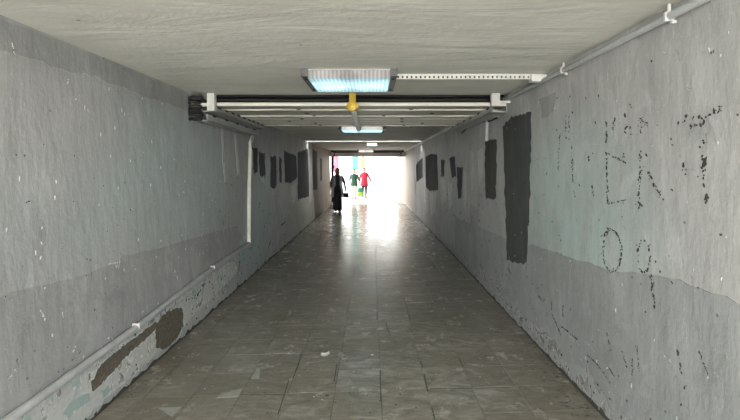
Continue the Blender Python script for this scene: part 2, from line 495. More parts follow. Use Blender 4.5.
# dark rectangles painted over
for i, (px, mat) in enumerate((
    ([(503, 125), (511, 118), (520, 115), (531.5, 113), (531, 150), (529.5, 200), (527, 263), (518, 264), (507, 260), (506, 230), (505, 190), (504, 150)], 'dark_patch'),
    ([(485.5, 140), (497, 139), (496.5, 170), (495.7, 199), (490, 199), (485.5, 196), (485, 165)], 'dark_patch'),
    ([(457, 167.5), (463, 166.5), (461.5, 198), (458, 199)], 'mid_patch'),
    ([(449.5, 158), (454.7, 156), (456, 176), (452, 178)], 'mid_patch'),
    ([(441, 160.5), (444.6, 160), (444, 176), (441.5, 176)], 'mid_patch'),
    ([(425.7, 157), (431, 154), (437, 155), (438, 175), (438, 190), (430, 191), (425.9, 187)], 'mid_patch'),
    ([(416, 165), (419, 161), (422.6, 158), (423, 177), (416.6, 182)], 'mid_patch'))):
    layer('dark_paint_patch', px, 'R', mat, .003, .05, .011, 20 + i)
for i, (px, mat) in enumerate((
    ([(252.5, 148), (257, 148), (257.5, 172), (254, 173)], 'dark_patch'),
    ([(259, 153), (264.5, 152), (265, 177), (259.5, 175)], 'dark_patch'),
    ([(270.5, 156.5), (276, 156), (276.5, 186), (272.5, 189), (270.5, 187)], 'dark_patch'),
    ([(279, 157), (281.5, 158), (281.7, 182), (279.4, 183)], 'dark_patch'),
    ([(284, 150), (286, 152), (288, 153), (296, 155), (297, 178), (291, 183), (285, 182)], 'mid_patch'),
    ([(297.5, 153), (303, 150), (308, 149), (309, 196), (303, 198), (298, 199)], 'mid_patch'),
    ([(312.4, 149), (317, 152), (317.4, 190), (313, 190)], 'mid_patch'),
    ([(320, 158), (322, 159), (322, 180), (320.2, 181)], 'mid_patch'))):
    layer('dark_paint_patch', px, 'L', mat, .003, .06, .016, 40 + i)
for i, px in enumerate(([(440, 178), (446, 180), (447, 200), (443, 205), (440, 198)], [(448, 181), (452, 183), (452, 205), (449, 211)], [(463.5, 170), (467, 172), (466, 212), (463.5, 206)],
                         [(470, 150), (474, 152), (473, 190), (471, 195)], [(424, 150), (425.4, 152), (425.4, 205), (424, 200)], [(477, 150), (483, 148), (483, 175), (479, 186)], [(430, 193), (436, 192), (435, 212), (431, 216)])):  # the tall thin strip near the roof joint is its light, painted on
    layer('pale_brush_light_mark', px, 'R', 'pale_plaster', .0028, .05, .014, 120 + i)
for i, px in enumerate(([(221.2, 128), (223, 128), (224.5, 155), (226.2, 180), (224.4, 182), (222, 155)], [(234.4, 134), (236, 134), (238, 155), (239.6, 174), (237.6, 176), (236, 155)],
                         [(291, 186), (296, 184), (296, 200), (292, 206)], [(309.2, 150), (311.8, 149), (311.8, 200), (309.4, 204)], [(260, 178), (264, 178), (263.5, 183), (261, 182)])):  # the tall strip near the roof joint paints in its column of daylight
    layer('pale_brush_light_mark', px, 'L', 'pale_plaster', .0028, .05, .008, 140 + i)
for i, px in enumerate(([(455, 215), (462, 222), (461, 240), (455, 232)], [(470, 205), (479, 208), (477, 232), (470, 226)], [(540, 100), (556, 92), (554, 112), (541, 118)])):
    layer('grey_brush_mark', px, 'R', 'upper_L', .0027, .05, .012, 160 + i)
# beige far stretches
layer('beige_paint', [(13.6, .03), (13.4, .8), (13.6, 1.5), (13.5, CEIL - .02), (18.69, CEIL - .02), (18.95, .03)], 'L', 'beige_wall', .002, .08, .02, 60, metric=True)
layer('beige_paint', [(14.6, .03), (14.4, .8), (14.6, 1.5), (14.5, CEIL - .02), (YR - .02, CEIL - .02), (YR - .02, .03)], 'R', 'beige_wall', .002, .08, .02, 61, metric=True)
# peeling foot of the left wall
layer('peeling_paint', [(Y0 + .2, .02), (Y0 + .2, .33), (1.5, .34)] + [pxw(*q, 'L') for q in ((20, 417), (60, 386), (137, 329), (185, 294), (235, 258))] +
      [pxw(*q, 'L') for q in ((238, 272), (215, 295), (190, 318), (180, 332), (150, 360), (120, 386), (98, 406))] + [(2.4, .02)], 'L', 'peeling', .0024, .04, .008, 70, metric=True)
brown1 = [(92.4, 392), (91, 382), (95, 373), (100.5, 365), (108, 358), (117, 351), (127, 343), (137, 336), (147, 328), (155, 322), (157, 326), (154, 331), (146, 338), (138, 345), (129, 353), (121, 361), (113, 371), (106.6, 377.5), (99, 386)]
brown2 = [(155, 333), (157, 323), (162, 316), (169, 311), (176, 308), (181.5, 308), (183, 315), (182, 325), (178, 336), (171, 344), (163, 350), (156, 348)]
for i, b in enumerate((brown1, brown2)):
    layer('bare_render', b, 'L', 'render_brown', .005, .02, .004, 80 + i, label='bare brown render where paint fell off')
for i, b in enumerate(([(62, 414), (70, 402), (80, 396), (88, 393), (91, 398), (84, 404), (76, 410), (70, 418)], [(100, 392), (108, 386), (112, 388), (104, 397)],
                       [(240, 240), (246, 236), (247, 262), (241, 266)])):
    layer('turquoise_paint', b, 'L', 'turquoise', .0036, .03, .006, 90 + i)
layer('peeling_paint', [(1.5, .03), (1.6, .16), (2.0, .10), (2.4, .19), (2.7, .12), (3.0, .24), (3.3, .13), (3.7, .26), (4.1, .14), (4.6, .22), (5.2, .12), (5.8, .22), (6.6, .11), (7.6, .2), (8.6, .1), (9.6, .16), (10.5, .03)],
      'R', 'peeling_R', .0026, .05, .014, 75, metric=True)
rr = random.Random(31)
for sd in 'LR':  # dark strip along each wall foot: grime and the gap's shadow, as colour
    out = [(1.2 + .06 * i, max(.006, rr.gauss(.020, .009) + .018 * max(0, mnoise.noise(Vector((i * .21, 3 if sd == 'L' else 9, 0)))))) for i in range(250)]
    layer('foot_grime_shade', [(1.2, .001)] + out + [(1.2 + .06 * 249, .001)], sd, 'chip_dark', .0034, 5.0, .0, 5, metric=True)
# flakes, scratches and pits
def strokes(side, lines, mat, name, w=.010, gap=.3, seed=1, off=.004, blobs=()):
    rr = random.Random(seed); bm = NB()
    def dab(y, z, ry, rz, tilt=0.0):
        n = 8; o = []
        for i in range(n):
            a = i * 2 * math.pi / n; q = rr.uniform(.55, 1.25)
            u, v = math.cos(a) * ry * q, math.sin(a) * rz * q
            o.append((y + u * math.cos(tilt) - v * math.sin(tilt), max(.006, z + u * math.sin(tilt) + v * math.cos(tilt))))
        wall_poly(bm, o, side, off, .003)
    for ln in lines:
        ww = w; gg = gap
        if isinstance(ln, tuple): ln, ww, gg = ln
        p = [Vector(pxw(*q, side)) for q in ln]
        for a, b in zip(p, p[1:]):
            d = (b - a).length; n = max(1, int(d / (ww * 1.7)))
            tilt = math.atan2((b - a).y, (b - a).x) - math.pi / 2
            for k in range(n):
                if rr.random() < gg: continue
                c = a.lerp(b, (k + rr.random()) / n)
                q = rr.lognormvariate(-.15, .35); dab(c.x + rr.gauss(0, ww * .75), c.y, ww * .62 * q, ww * rr.uniform(.5, 1.5) * q, tilt + rr.gauss(0, .5))
                if rr.random() < .5: dab(c.x + rr.gauss(0, ww * 1.6), c.y + rr.gauss(0, ww * 1.2), ww * rr.uniform(.12, .4), ww * rr.uniform(.15, .6), rr.gauss(0, 1))
    for y, z, ry, rz in blobs: dab(y, z, ry, rz, rr.gauss(0, .3))
    o = obj(name, bm, mat, wall_left if side == 'L' else wall_right); o['kind'] = 'stuff'
    return o
def ell(cx, cy, rx_, ry_, n=16): return [(cx + rx_ * math.cos(i * 2 * math.pi / n), cy + ry_ * math.sin(i * 2 * math.pi / n)) for i in range(n + 1)]
letters = [[(625, 114), (626, 136)], [(641, 118), (641, 136)], [(640, 118), (648, 124)], [(657, 121), (659, 128)], [(668, 138), (671, 140)],
    [(678, 118), (679, 126)], [(686, 113), (684, 124)], [(692, 115), (696, 119)], [(688, 127), (698, 125)], [(718.5, 96), (719.5, 114)], [(710, 107), (710, 113)],
    [(702, 119), (718, 109)], ([(701, 113), (704, 177), (708, 206)], .009, .25), [(607, 120), (607, 143)], [(630, 124), (631, 136)], [(615, 117), (613, 130)],
    ([(606.5, 152), (607, 180), (608, 204)], .008, .25), [(608, 204), (626, 200)], [(606, 152), (626, 163)], [(620, 140), (626, 163)],
    ([(640, 149), (641, 171), (639, 208)], .008, .3), ([(649, 172), (657, 188), (665, 205)], .009, .25), [(646, 155), (653, 160)], [(672, 186), (673, 192)],
    [(589, 157), (590, 171)], [(572, 146), (573, 178), (576, 201)], [(592, 183), (594, 196)], [(566, 116), (566, 140)], [(569, 116), (569, 140)],
    [(735, 104), (737, 116)], [(630, 105), (634, 112)], [(560, 135), (558, 170)],
    (ell(612.5, 251, 9, 21), .007, .2), ([(603, 243), (604, 234), (609, 228), (613, 234)], .012, .2), (ell(644, 256.5, 6.5, 16), .007, .2),
    ([(652, 274), (653, 290), (655, 309)], .007, .05), [(660, 232), (662, 236)], [(684, 162), (686, 178)]]
strokes('R', letters, 'chip_dark', 'worn_graffiti_stroke', .0065, .45, 2)
cracks = [([(533, 322), (538, 333), (547, 333), (549, 336)], .006, .1), ([(552, 314), (556, 322), (561, 335)], .006, .15), ([(562, 327), (569, 332), (577, 339)], .007, .1),
    ([(560, 364), (570, 376), (578, 388), (586, 389)], .006, .1), ([(588, 355), (598, 365), (606, 376), (611, 383)], .006, .2), ([(607, 333), (611, 350)], .005, .2),
    ([(598, 384), (601, 397)], .012, .1), ([(609, 367), (615, 377)], .005, .1), ([(637, 346), (640, 372)], .004, .4), ([(632, 356), (633, 378)], .004, .4), ([(678, 347), (684, 388)], .008, .5),
    ([(700, 352), (708, 374)], .004, .4), ([(510, 302), (514, 318)], .006, .2), ([(538, 287), (539, 296), (545, 303)], .005, .3), ([(484, 272), (485.5, 281)], .016, 0), ([(491, 279), (492, 285)], .016, 0),
    ([(480, 264), (483, 268)], .008, .2), ([(508, 268), (512, 275)], .008, .3), ([(526, 273), (528, 279)], .008, .3), ([(552, 300), (552, 310)], .005, .3), ([(563, 305), (563, 318)], .005, .3),
    ([(500, 296), (520, 318), (540, 342), (558, 364)], .005, .65), ([(560, 370), (585, 398), (604, 418)], .008, .55), ([(440, 240), (470, 272), (500, 305)], .008, .65), ([(620, 340), (628, 372)], .005, .6)]
strokes('R', cracks, 'chip_dark', 'peel_crack', .005, .3, 7)
rr = random.Random(77)
def scatter(n, y0, y1, z0, z1, s0, s1, tall): return [(rr.uniform(y0, y1), rr.uniform(z0, z1), rr.uniform(s0, s1), rr.uniform(s0, s1) * tall) for _ in range(n)]
strokes('R', [], 'chip_dark', 'pit', seed=9, blobs=scatter(90, 1.7, 6, .08, 2.2, .002, .006, 1.6) + scatter(60, 5, 12, .05, 1.6, .004, .014, 2) + scatter(40, 2.4, 8, .02, .2, .004, .014, 1.2))
strokes('R', [([(534, 324), (540, 331)], .006, .3), ([(563, 329), (574, 340)], .006, .3), ([(686, 87), (692, 90)], .006, .3), ([(592, 147), (599, 147)], .004, .1), ([(649, 146), (656, 145)], .004, .1),
              ([(608, 72), (608, 82)], .003, .2), ([(620, 100), (620, 130)], .003, .5), ([(572, 120), (573, 170)], .004, .6), ([(665, 355), (680, 370)], .008, .5), ([(585, 340), (596, 352)], .007, .5)],
        'chip_light', 'pale_scuff', .004, .3, 10, blobs=scatter(60, 1.7, 5, .08, 2.2, .0015, .004, 3.5) + scatter(30, 2.4, 6, .03, .35, .004, .011, 1.5))
strokes('L', [([(100, 386), (106, 378)], .006, .2), ([(130, 377), (137, 368)], .009, .1), ([(147, 366), (150, 362)], .008, .1), ([(185, 300), (196, 297), (205, 283)], .012, .45), ([(224, 272), (226, 288)], .016, .3),
              ([(90, 418), (130, 384), (175, 345), (215, 310), (250, 280)], .012, .5), ([(262, 265), (300, 233), (322, 212)], .03, .5), ([(212, 282), (214, 300)], .012, .3), ([(240, 260), (238, 275)], .012, .3),
              ([(268, 248), (271, 240)], .02, .1), ([(280, 226), (285, 222)], .03, .1), ([(60, 252), (62, 246)], .003, .1), ([(135, 238), (138, 244)], .004, .1), ([(153, 205), (155, 199)], .004, .1), ([(130, 209), (132, 212)], .005, .1),
              ([(25, 203), (31, 200)], .003, .2), ([(80, 352), (70, 362)], .006, .5), ([(165, 313), (205, 283)], .008, .6), ([(16, 360), (18, 368)], .004, .2)],
        'chip_dark', 'peel_crack', .005, .3, 12)
strokes('L', [], 'chip_dark', 'pit', seed=13, blobs=scatter(90, 2.0, 6, .4, 2.2, .002, .005, 1.6) + scatter(70, 5, 12, .05, 1.7, .004, .014, 1.8) + scatter(60, 2.7, 7, .02, .45, .004, .014, 1.2))
strokes('L', [([(92, 383), (98, 366), (116, 350), (137, 335), (156, 321)], .006, .25), ([(121, 362), (138, 346), (154, 332)], .006, .2), ([(100, 386), (113, 372)], .006, .2), ([(183, 308), (184, 325), (178, 338)], .008, .2),
              ([(222, 128), (223, 155), (225, 180)], .010, .45), ([(235, 134), (238, 172)], .010, .4), ([(11, 42), (14, 54)], .004, .3), ([(67, 84), (68, 80)], .006, .2), ([(263, 178), (262, 182)], .03, .2),
              ([(40, 310), (45, 320)], .003, .3), ([(62, 312), (63, 318)], .004, .2), ([(72, 352), (76, 346)], .007, .3), ([(8, 380), (20, 362)], .004, .6), ([(108, 264), (120, 262)], .005, .6)],
        'chip_light', 'pale_scuff', .004, .3, 14, blobs=scatter(70, 2.0, 5.5, .4, 2.2, .0015, .004, 3.5) + scatter(70, 2.6, 6, .05, .5, .004, .013, 1.2))

# ------------------------------------------------------------------ pipes and conduits
def clip_part(parent, c, r, axis_wall, mat='white_metal'):
    bm = NB(); box(bm, c.x - r * 1.2, c.x + r * .75, c.y - .009, c.y + .009, c.z - r * .6, c.z + r * 1.05, .004)
    return obj('clip', bm, mat, parent)
# low conduit on the left wall, turning up
low = [on_wall(px, py, 'L', .03) for px, py in ((8, 421), (60, 383), (137, 327), (212, 268.5), (249, 243))]
d0 = (low[0] - low[1]).normalized(); low.insert(0, low[0] + d0 * 3.9)
low[0].x = lx(low[0].z) + .03
root = thing('wall_conduit', 'grey painted conduit along the foot of the left wall, turning upright at its end', 'pipe', (low[1].x, low[1].y, low[1].z))
bm = NB(); tube(bm, low, .026, 12); obj('pipe', bm, 'conduit', root, True)
up = [on_wall(249, 243, 'L', .03), on_wall(249, 220, 'L', .03), on_wall(249.3, 180, 'L', .03), on_wall(250, 150, 'L', .03), on_wall(250.3, 143, 'L', .03), on_wall(253, 136, 'L', .03)]
bm = NB(); tube(bm, up, .028, 12); obj('riser', bm, 'duct_edge', root, True)['label'] = 'paler upright pipe'
for px, py in ((137, 327), (213, 268)):
    clip_part(root, on_wall(px, py, 'L', .04), .028, 'L')
# conduit in the corner of ceiling and right wall
ZC = 2.335
root = thing('ceiling_conduit', 'thin grey conduit running along the corner of ceiling and right wall', 'pipe', (rx(ZC) - .03, 2.0, ZC))
bm = NB(); tube(bm, [(rx(ZC) - .03, Y0 + .1, ZC), (rx(ZC) - .03, 3, ZC), (rx(ZC) - .03, 18.4, ZC)], .019, 10); obj('pipe', bm, 'conduit', root, True)
for y in (2.03, 3.15, 8.2, 10.2, 12.2):
    bm = NB(); x = rx(ZC) - .03
    box(bm, x - .022, x + .021, y - .009, y + .009, ZC - .0215, ZC + .0215, .004)
    box(bm, x - .006, x + .006, y - .006, y + .006, ZC + .015, CEIL - .001)
    box(bm, x + .01, rx(ZC - .03) + .004, y - .008, y + .008, ZC - .032, ZC - .02)
    obj('clip', bm, 'white_metal', root)
# slotted strip across the ceiling beside the near lamp, with its end box
zc = CEIL
ys = (CEIL - H) * F / (VY - 74.0)
x0, x1 = (396 - VX) / F * ys, (531 - VX) / F * ys
root = thing('slotted_strip', 'white slotted mounting strip across the ceiling from the near lamp to the right wall', 'strip', (x0, ys, zc - .02))
bm = NB()
hz0, hz1 = zc - .042, zc - .006
box(bm, x0, x1, ys, ys + .03, hz1 - .007, zc - .001); box(bm, x0, x1, ys, ys + .03, hz0, hz0 + .009)
n = 30; pw = (x1 - x0) / n
for i in range(n + 1):
    xx = x0 + i * pw
    box(bm, max(x0, xx - pw * .28), min(x1, xx + pw * .28), ys + .001, ys + .03, hz0 + .008, hz1 - .006)
obj('rail', bm, 'white_metal', root)
bm = NB(); box(bm, x0, x1, ys + .02, ys + .029, hz0 + .004, hz1); obj('backing', bm, 'black', root)
bm = NB(); xb = (546 - VX) / F * ys
box(bm, x1 - .005, xb, ys - .03, ys + .05, zc - .065, zc - .004, .006); obj('end_box', bm, 'white_metal', root)
bm = NB(); box(bm, xb - .01, rx(zc) + .004, ys - .004, ys + .012, zc - .05, zc - .036); obj('strut', bm, 'white_metal', root)

# cross ducts hung under the ceiling
HD = H + .655
DY = [4.54 + .295 * i for i in range(8)]
for i, y in enumerate(DY):
    wd = .272 if i < 7 else .18
    root = thing('cable_duct', 'beige cable duct, the front one of the row hung across below the ceiling' if i == 0 else
                 ('beige cable duct, the narrow back one of the row hung across below the ceiling' if i == len(DY) - 1 else 'beige cable duct in the middle of the row hung across below the ceiling'), 'duct',
                 (0, y, HD), 'ducts hung across below the ceiling')
    rr = random.Random(i); dz = rr.uniform(-.004, .006)
    bm = NB(); box(bm, -1.74, 1.42, y, y + wd, HD + dz, HD + .034 + dz, .006); obj('body', bm, 'duct', root)
    bm = NB(); box(bm, -1.735, 1.415, y - .006, y + .012, HD - .006 + dz, HD + (.022 if i in (0, 3, 6) else .006) + dz, .003); obj('lip', bm, 'duct_edge', root)
    for x in (rr.uniform(-1.2, -.7), rr.uniform(.1, .9)):
        bm = NB(); box(bm, x - .02, x + .02, y + wd - .02, y + wd + .012, HD - .008 + dz, HD + .02 + dz); obj('coupling', bm, 'black', root)
# rails holding the ducts: bracket plates and longitudinal trays
yb = 4.45
root = thing('duct_bracket', 'white bracket plate holding the beige ducts beside black cables at the left wall', 'bracket', ((211 - VX) / F * yb, yb, CEIL - .1), 'bracket plates')
bm = NB(); a, b = at(207.5, 94, yb), at(215, 111, yb)
box(bm, a.x, b.x, yb - .02, yb + .05, b.z, CEIL - .002, .004); obj('plate', bm, 'white_metal', root)
bm = NB(); a, b = at(200, 103, yb), at(208, 106.5, yb)
box(bm, lx(2.2) - .004, b.x, yb, yb + .02, b.z, a.z); obj('strut', bm, 'white_metal', root)
root = thing('duct_bracket', 'white bracket plate holding the beige ducts at the right wall conduit', 'bracket', ((494 - VX) / F * yb, yb, CEIL - .1), 'bracket plates')
bm = NB(); a, b = at(491.5, 95, yb), at(499.5, 106, yb)
box(bm, a.x, b.x, yb - .02, yb + .05, b.z, CEIL - .002, .004); obj('plate', bm, 'white_metal', root)
bm = NB(); a, b = at(499, 101, yb), at(508, 103, yb)
box(bm, a.x - .01, rx(2.3) + .004, yb, yb + .02, b.z, a.z + .004); obj('strut', bm, 'white_metal', root)
def tray(name, label, x0, x1, z0, z1, y0, y1, nslot=8, lipside=1):
    root = thing(name, label, 'cable tray', ((x0 + x1) / 2, y0, z0))
    bm = NB(); box(bm, x0, x1, y0, y1, z0, z0 + .012, .002); obj('tray_base', bm, 'grey_metal', root)
    for x in (x0, x1 - .01):
        bm = NB(); box(bm, x, x + .01, y0, y1, z0, z1); obj('side_flange', bm, 'grey_metal', root)
    xs = x1 - .012 if lipside > 0 else x0 - .004
    for k in range(nslot):
        y = y0 + (k + .5) * (y1 - y0) / nslot
        bm = NB(); box(bm, xs, xs + .016, y - .05, y + .03, z1 - .012, z1 + .006); obj('fastener', bm, 'black', root)
    return root
tray('cable_tray', 'grey cable tray along the left wall carrying the ends of the beige ducts', -1.80, -1.63, H + .59, H + .640, 4.5, 6.5, 9)
tray('cable_tray', 'lower grey cable tray on the left wall beneath the other tray', -1.855, -1.72, H + .49, H + .565, 4.5, 6.5, 5)
tray('cable_tray', 'grey cable tray along the right wall beneath the duct ends', 1.26, 1.415, H + .585, H + .645, 4.5, 6.9, 6, -1)
# black cables bundled by the bracket
for i in range(6):
    rr = random.Random(50 + i); z = H + .500 + i * .043; e = rr.uniform(0, .03)
    p = [(lx(z) + .004, 4.40, z), (-1.83, 4.385, z + .003), (-1.78 - e, 4.39, z - .004), (-1.750 - e, 4.40, z), (-1.745 - e, 4.41, z + .003), (-1.745 - e, 4.425, z)]
    bm = NB(); tube(bm, p, .018, 8)
    tag(obj('black_cable', bm, 'black', None, True), 'thick black cable end stacked beside the bracket on the left wall', 'cable', 'black cables at the bracket')
rr = random.Random(3)  # black strands added over the ducts, standing in for the gap's shadow
for i in range(8):
    y = 4.56 + (i % 4) * .06; z = HD + .064 + .049 * (i // 4)
    bm = NB(); tube(bm, [(-1.7 + k * .31, y + rr.uniform(-.012, .012), z + .004 * math.sin(k * 1.7 + i)) for k in range(11)], .017, 8)
    tag(obj('gap_shade_strand', bm, 'black', None, True), 'black strand added on top of the beige ducts to darken the shaded gap under the ceiling', 'cable', 'black strands darkening the gap above the ducts')
# yellow clamp with the pale conduit running on to the second lamp
yy = 4.42; c = at(352.5, 104, yy)
root = thing('pipe_clamp', 'yellow pipe clamp hanging from the ceiling behind the near lamp', 'clamp', (c.x, yy, CEIL))
bm = NB(); box(bm, c.x - .034, c.x + .034, yy - .012, yy + .012, c.z, CEIL - .001, .004); obj('hanger', bm, 'yellow', root)
bm = NB(); tube(bm, [(c.x, yy - .05, c.z - .025), (c.x, yy - .045, c.z - .025), (c.x, yy + .045, c.z - .025), (c.x, yy + .05, c.z - .025)], [.045, .055, .055, .045], 14); obj('collar', bm, 'yellow', root, True)
bm = NB()
box(bm, c.x - .066, c.x + .066, yy - .02, yy + .02, c.z - .04, c.z - .01, .006); obj('lug', bm, 'yellow', root)
root = thing('lamp_feed_conduit', 'pale conduit running from the yellow clamp towards the second lamp', 'pipe', (c.x, yy, c.z - .03))
e = at(358, 124.5, 6.6)
bm = NB(); tube(bm, [(c.x, yy + .02, c.z - .04), (c.x, yy + .4, c.z - .05), (e.x, 6.6, c.z - .05), (e.x, 6.9, c.z - .05), (e.x, 7.65, CEIL - .06)], .03, 12); obj('pipe', bm, 'white_metal', root, True)
# short pipe and clip box on the right wall under the tray
root = thing('wall_stub_pipe', 'short upright pipe on the right wall under the cable tray', 'pipe', tuple(on_wall(487, 138, 'R', .02)))
bm = NB(); tube(bm, [on_wall(486.5, 141, 'R', .02), on_wall(486.5, 130, 'R', .02), on_wall(487, 118, 'R', .02)], .02, 10); obj('pipe', bm, 'conduit', root, True)
a = on_wall(496, 114, 'R', .03); bm = NB(); box(bm, a.x - .03, a.x + .035, a.y - .03, a.y + .03, a.z - .03, a.z + .03, .005)
obj('cap_box', bm, 'white_metal', root)
# grey wire drooping on the right wall
bm = NB(); tube(bm, [on_wall(px, py, 'R', .012) for px, py in ((497, 118), (490, 121), (478, 122), (470, 125), (462, 133))], .010, 8)
tag(obj('wall_wire', bm, 'black', None, True), 'thin dark wire drooping along the right wall below the tray', 'cable')

# ------------------------------------------------------------------ lamps
def lamp_mat(name, strength, length, cool=(.52, .86, .95)):
    t = NT(name); t.n.remove(t.b)
    out = t.n['Material Output']
    p = t.coord(kind='obj'); sep = t.node('ShaderNodeSeparateXYZ'); t.put(sep.inputs[0], p)
    ay = t.math('ABSOLUTE', sep.outputs[1])
    tubes = t.math('MULTIPLY', t.ramp(ay, .12, .32, 1.0, .45), t.ramp(t.math('ABSOLUTE', t.math('SUBTRACT', t.math('ABSOLUTE', sep.outputs[0]), .17)), .08, .2, 1.15, .8))
    nz = t.noise(p, 6, 3, .6)
    rib = t.node('ShaderNodeTexWave'); rib.inputs['Scale'].default_value = 10; t.put(rib.inputs['Vector'], p); rib.inputs['Distortion'].default_value = .3
    low = t.ramp(sep.outputs[2], -.078, -.066, 1.0, .8)
    s = t.math('MULTIPLY', t.math('MULTIPLY', tubes, low), t.ramp(nz, .3, .7, .75, 1.15))
    s = t.math('MULTIPLY', s, t.ramp(rib.outputs['Fac'], 0, 1, .75, 1.1))
    e = t.node('ShaderNodeEmission'); t.put(e.inputs[0], t.mix(t.ramp(sep.outputs[2], -.078, -.066), cool, (1, .95, .86)))
    t.put(e.inputs[1], t.math('MULTIPLY', s, strength))
    t.l.new(e.outputs[0], out.inputs[0])
    return t.m
def lamp(label, x, y, w, d, h, mat, dark_ends=True, zc=CEIL):
    root = thing('ceiling_lamp', label, 'lamp', (x, y + d / 2, zc), 'lamps along the ceiling')
    bm = NB(); box(bm, -w / 2, w / 2, -d / 2 + .012, d / 2 - .012, -.022, -.001, .003)
    for v in bm.verts: v.co += root.location
    obj('housing', bm, 'grey_metal', root)
    # ribbed diffuser
    bm = NB(); ew = .055 * w / .75; n = 44; x0, x1 = -w / 2 + ew, w / 2 - ew
    ring = []
    for i in range(n * 2 + 1):
        u = x0 + (x1 - x0) * i / (2 * n); r = .003 if i % 2 else 0.0
        prof = [(-d / 2 + r, -.014), (-d / 2 + r, -h + .012 + r), (-d / 2 + .012, -h + r), (d / 2 - .05, -h + r), (d / 2 - .012, -h + .022), (d / 2, -.014)]
        ring.append([bm.verts.new((u, a, b)) for a, b in prof])
    for a, b in zip(ring, ring[1:]):
        for k in range(len(a) - 1): bm.faces.new((a[k], a[k + 1], b[k + 1], b[k]))
    bm.faces.new(ring[0]); bm.faces.new(ring[-1][::-1])
    bmesh.ops.recalc_face_normals(bm, faces=bm.faces)
    me = bpy.data.meshes.new('diffuser'); bm.to_mesh(me); bm.free()
    o = bpy.data.objects.new('diffuser', me); COL.objects.link(o); me.materials.append(mat); o.parent = root
    for s in (-1, 1):
        bm = NB(); a, b = sorted((s * (w / 2 - ew), s * w / 2))
        vv = box(bm, a, b, -d / 2 - .004, d / 2 + .004, -h * .82, -.001, .004)
        for v in bm.verts: v.co += root.location
        o = obj('end_cap', bm, 'end_cap', root)
        for q in (-.35, .35):
            bm = NB(); xx = s * (w / 2 - ew / 2); box(bm, xx - .008, xx + .008, q * d - .02, q * d + .02, -h * .82 - .006, -h * .7)
            for v in bm.verts: v.co += root.location
            obj('latch', bm, 'black', o)
    return root
M['end_cap'] = plain('dark_lamp_end', (.10, .10, .10), .5)
m1 = lamp_mat('lamp_diffuser_near', LAMP, .7)
m2 = lamp_mat('lamp_diffuser_second', LAMP * 1.4, .7)
m3 = lamp_mat('lamp_diffuser_far', LAMP * 2, .4)
m4 = lamp_mat('lamp_diffuser_mouth', LAMP * .8, .7, (1, .97, .88))
lamp('wide ribbed ceiling lamp with dark ends, the biggest of the row, beside the slotted strip', (349 - VX) / F * 3.34, 3.34, .75, .66, .078, m1)
lamp('lit ceiling lamp with black ends at the end of the pale conduit behind the ducts', (362 - VX) / F * 7.75, 7.75, .86, .62, .09, m2)
lamp('short ceiling lamp just beyond the open ceiling joint', (372 - VX) / F * 13.2, 13.2, .36, .4, .08, m3)
lamp('pale ceiling lamp in front of the beam at the daylight end', (366 - VX) / F * 18.1, 18.0, .72, .3, .11, m4)

# ------------------------------------------------------------------ far mouth
def dark_box(label, px0, px1, py0, py1, y):
    a, b = at(px0, py0, y), at(px1, py1, y)
    root = thing('junction_box', label, 'box', ((a.x + b.x) / 2, y, b.z))
    bm = NB(); box(bm, a.x, b.x, y - .18, y + .02, b.z, a.z, .015); obj('case', bm, 'black', root)
    bm = NB(); tube(bm, [((a.x + b.x) / 2, y - .179, (a.z + b.z) / 2), ((a.x + b.x) / 2, y - .20, (a.z + b.z) / 2)], [.07, .085], 14); obj('lid', bm, 'grey_metal', root)
    bm = NB(); box(bm, (a.x + b.x) / 2 - .03, (a.x + b.x) / 2 + .03, y - .08, y - .02, a.z - .01, CEIL + .0, .003); obj('bracket', bm, 'black', root)
dark_box('small black box on the beam of the far mouth beside the left wall', 330, 335, 152, 156.5, 18.66)
dark_box('small black box on the beam of the far mouth beside the right wall', 400.5, 405, 152.5, 156, 18.66)
for i in range(2):
    bm = NB(); tube(bm, [(-1.8 + k * .32, 18.66 - .03 * i, CEIL - .045 - .05 * i - .01 * math.sin(k * 1.3)) for k in range(11)], .02, 8)
    tag(obj('beam_cable', bm, 'black', None, True), 'black cable strung along the beam over the far mouth', 'cable', 'cables along the far beam')
root = thing('gate_post', 'dark steel gate post standing at the end of the left wall', 'post', (-1.74, 18.93, 0))
bm = NB(); box(bm, -1.79, -1.69, 18.86, 18.98, .02, H + .50, .006); obj('post', bm, 'black', root)
bm = NB(); box(bm, -1.795, -1.665, 18.83, 19.0, 0, .025, .004); obj('base_plate', bm, 'black', root)
for z in (.4, 1.6):
    bm = NB(); tube(bm, [(-1.67, 18.92, z), (-1.67, 18.92, z + .14)], .022, 10); obj('hinge', bm, 'black', root)
# crumpled white bag at the foot of the left wall
bm = NB(); bmesh.ops.create_icosphere(bm, subdivisions=3, radius=.15)
for v in bm.verts:
    n = v.co.normalized(); r = .10 * (1 + .35 * mnoise.noise(n * 2.3) + .15 * mnoise.noise(n * 6))
    v.co = Vector((n.x * r * .85, n.y * r, max(-.085, n.z * r * 1.35))) + Vector((-1.655, 17.6, .086))
tag(obj('plastic_bag', bm, 'litter', None, True), 'crumpled white plastic bag on the floor at the foot of the left wall', 'bag')

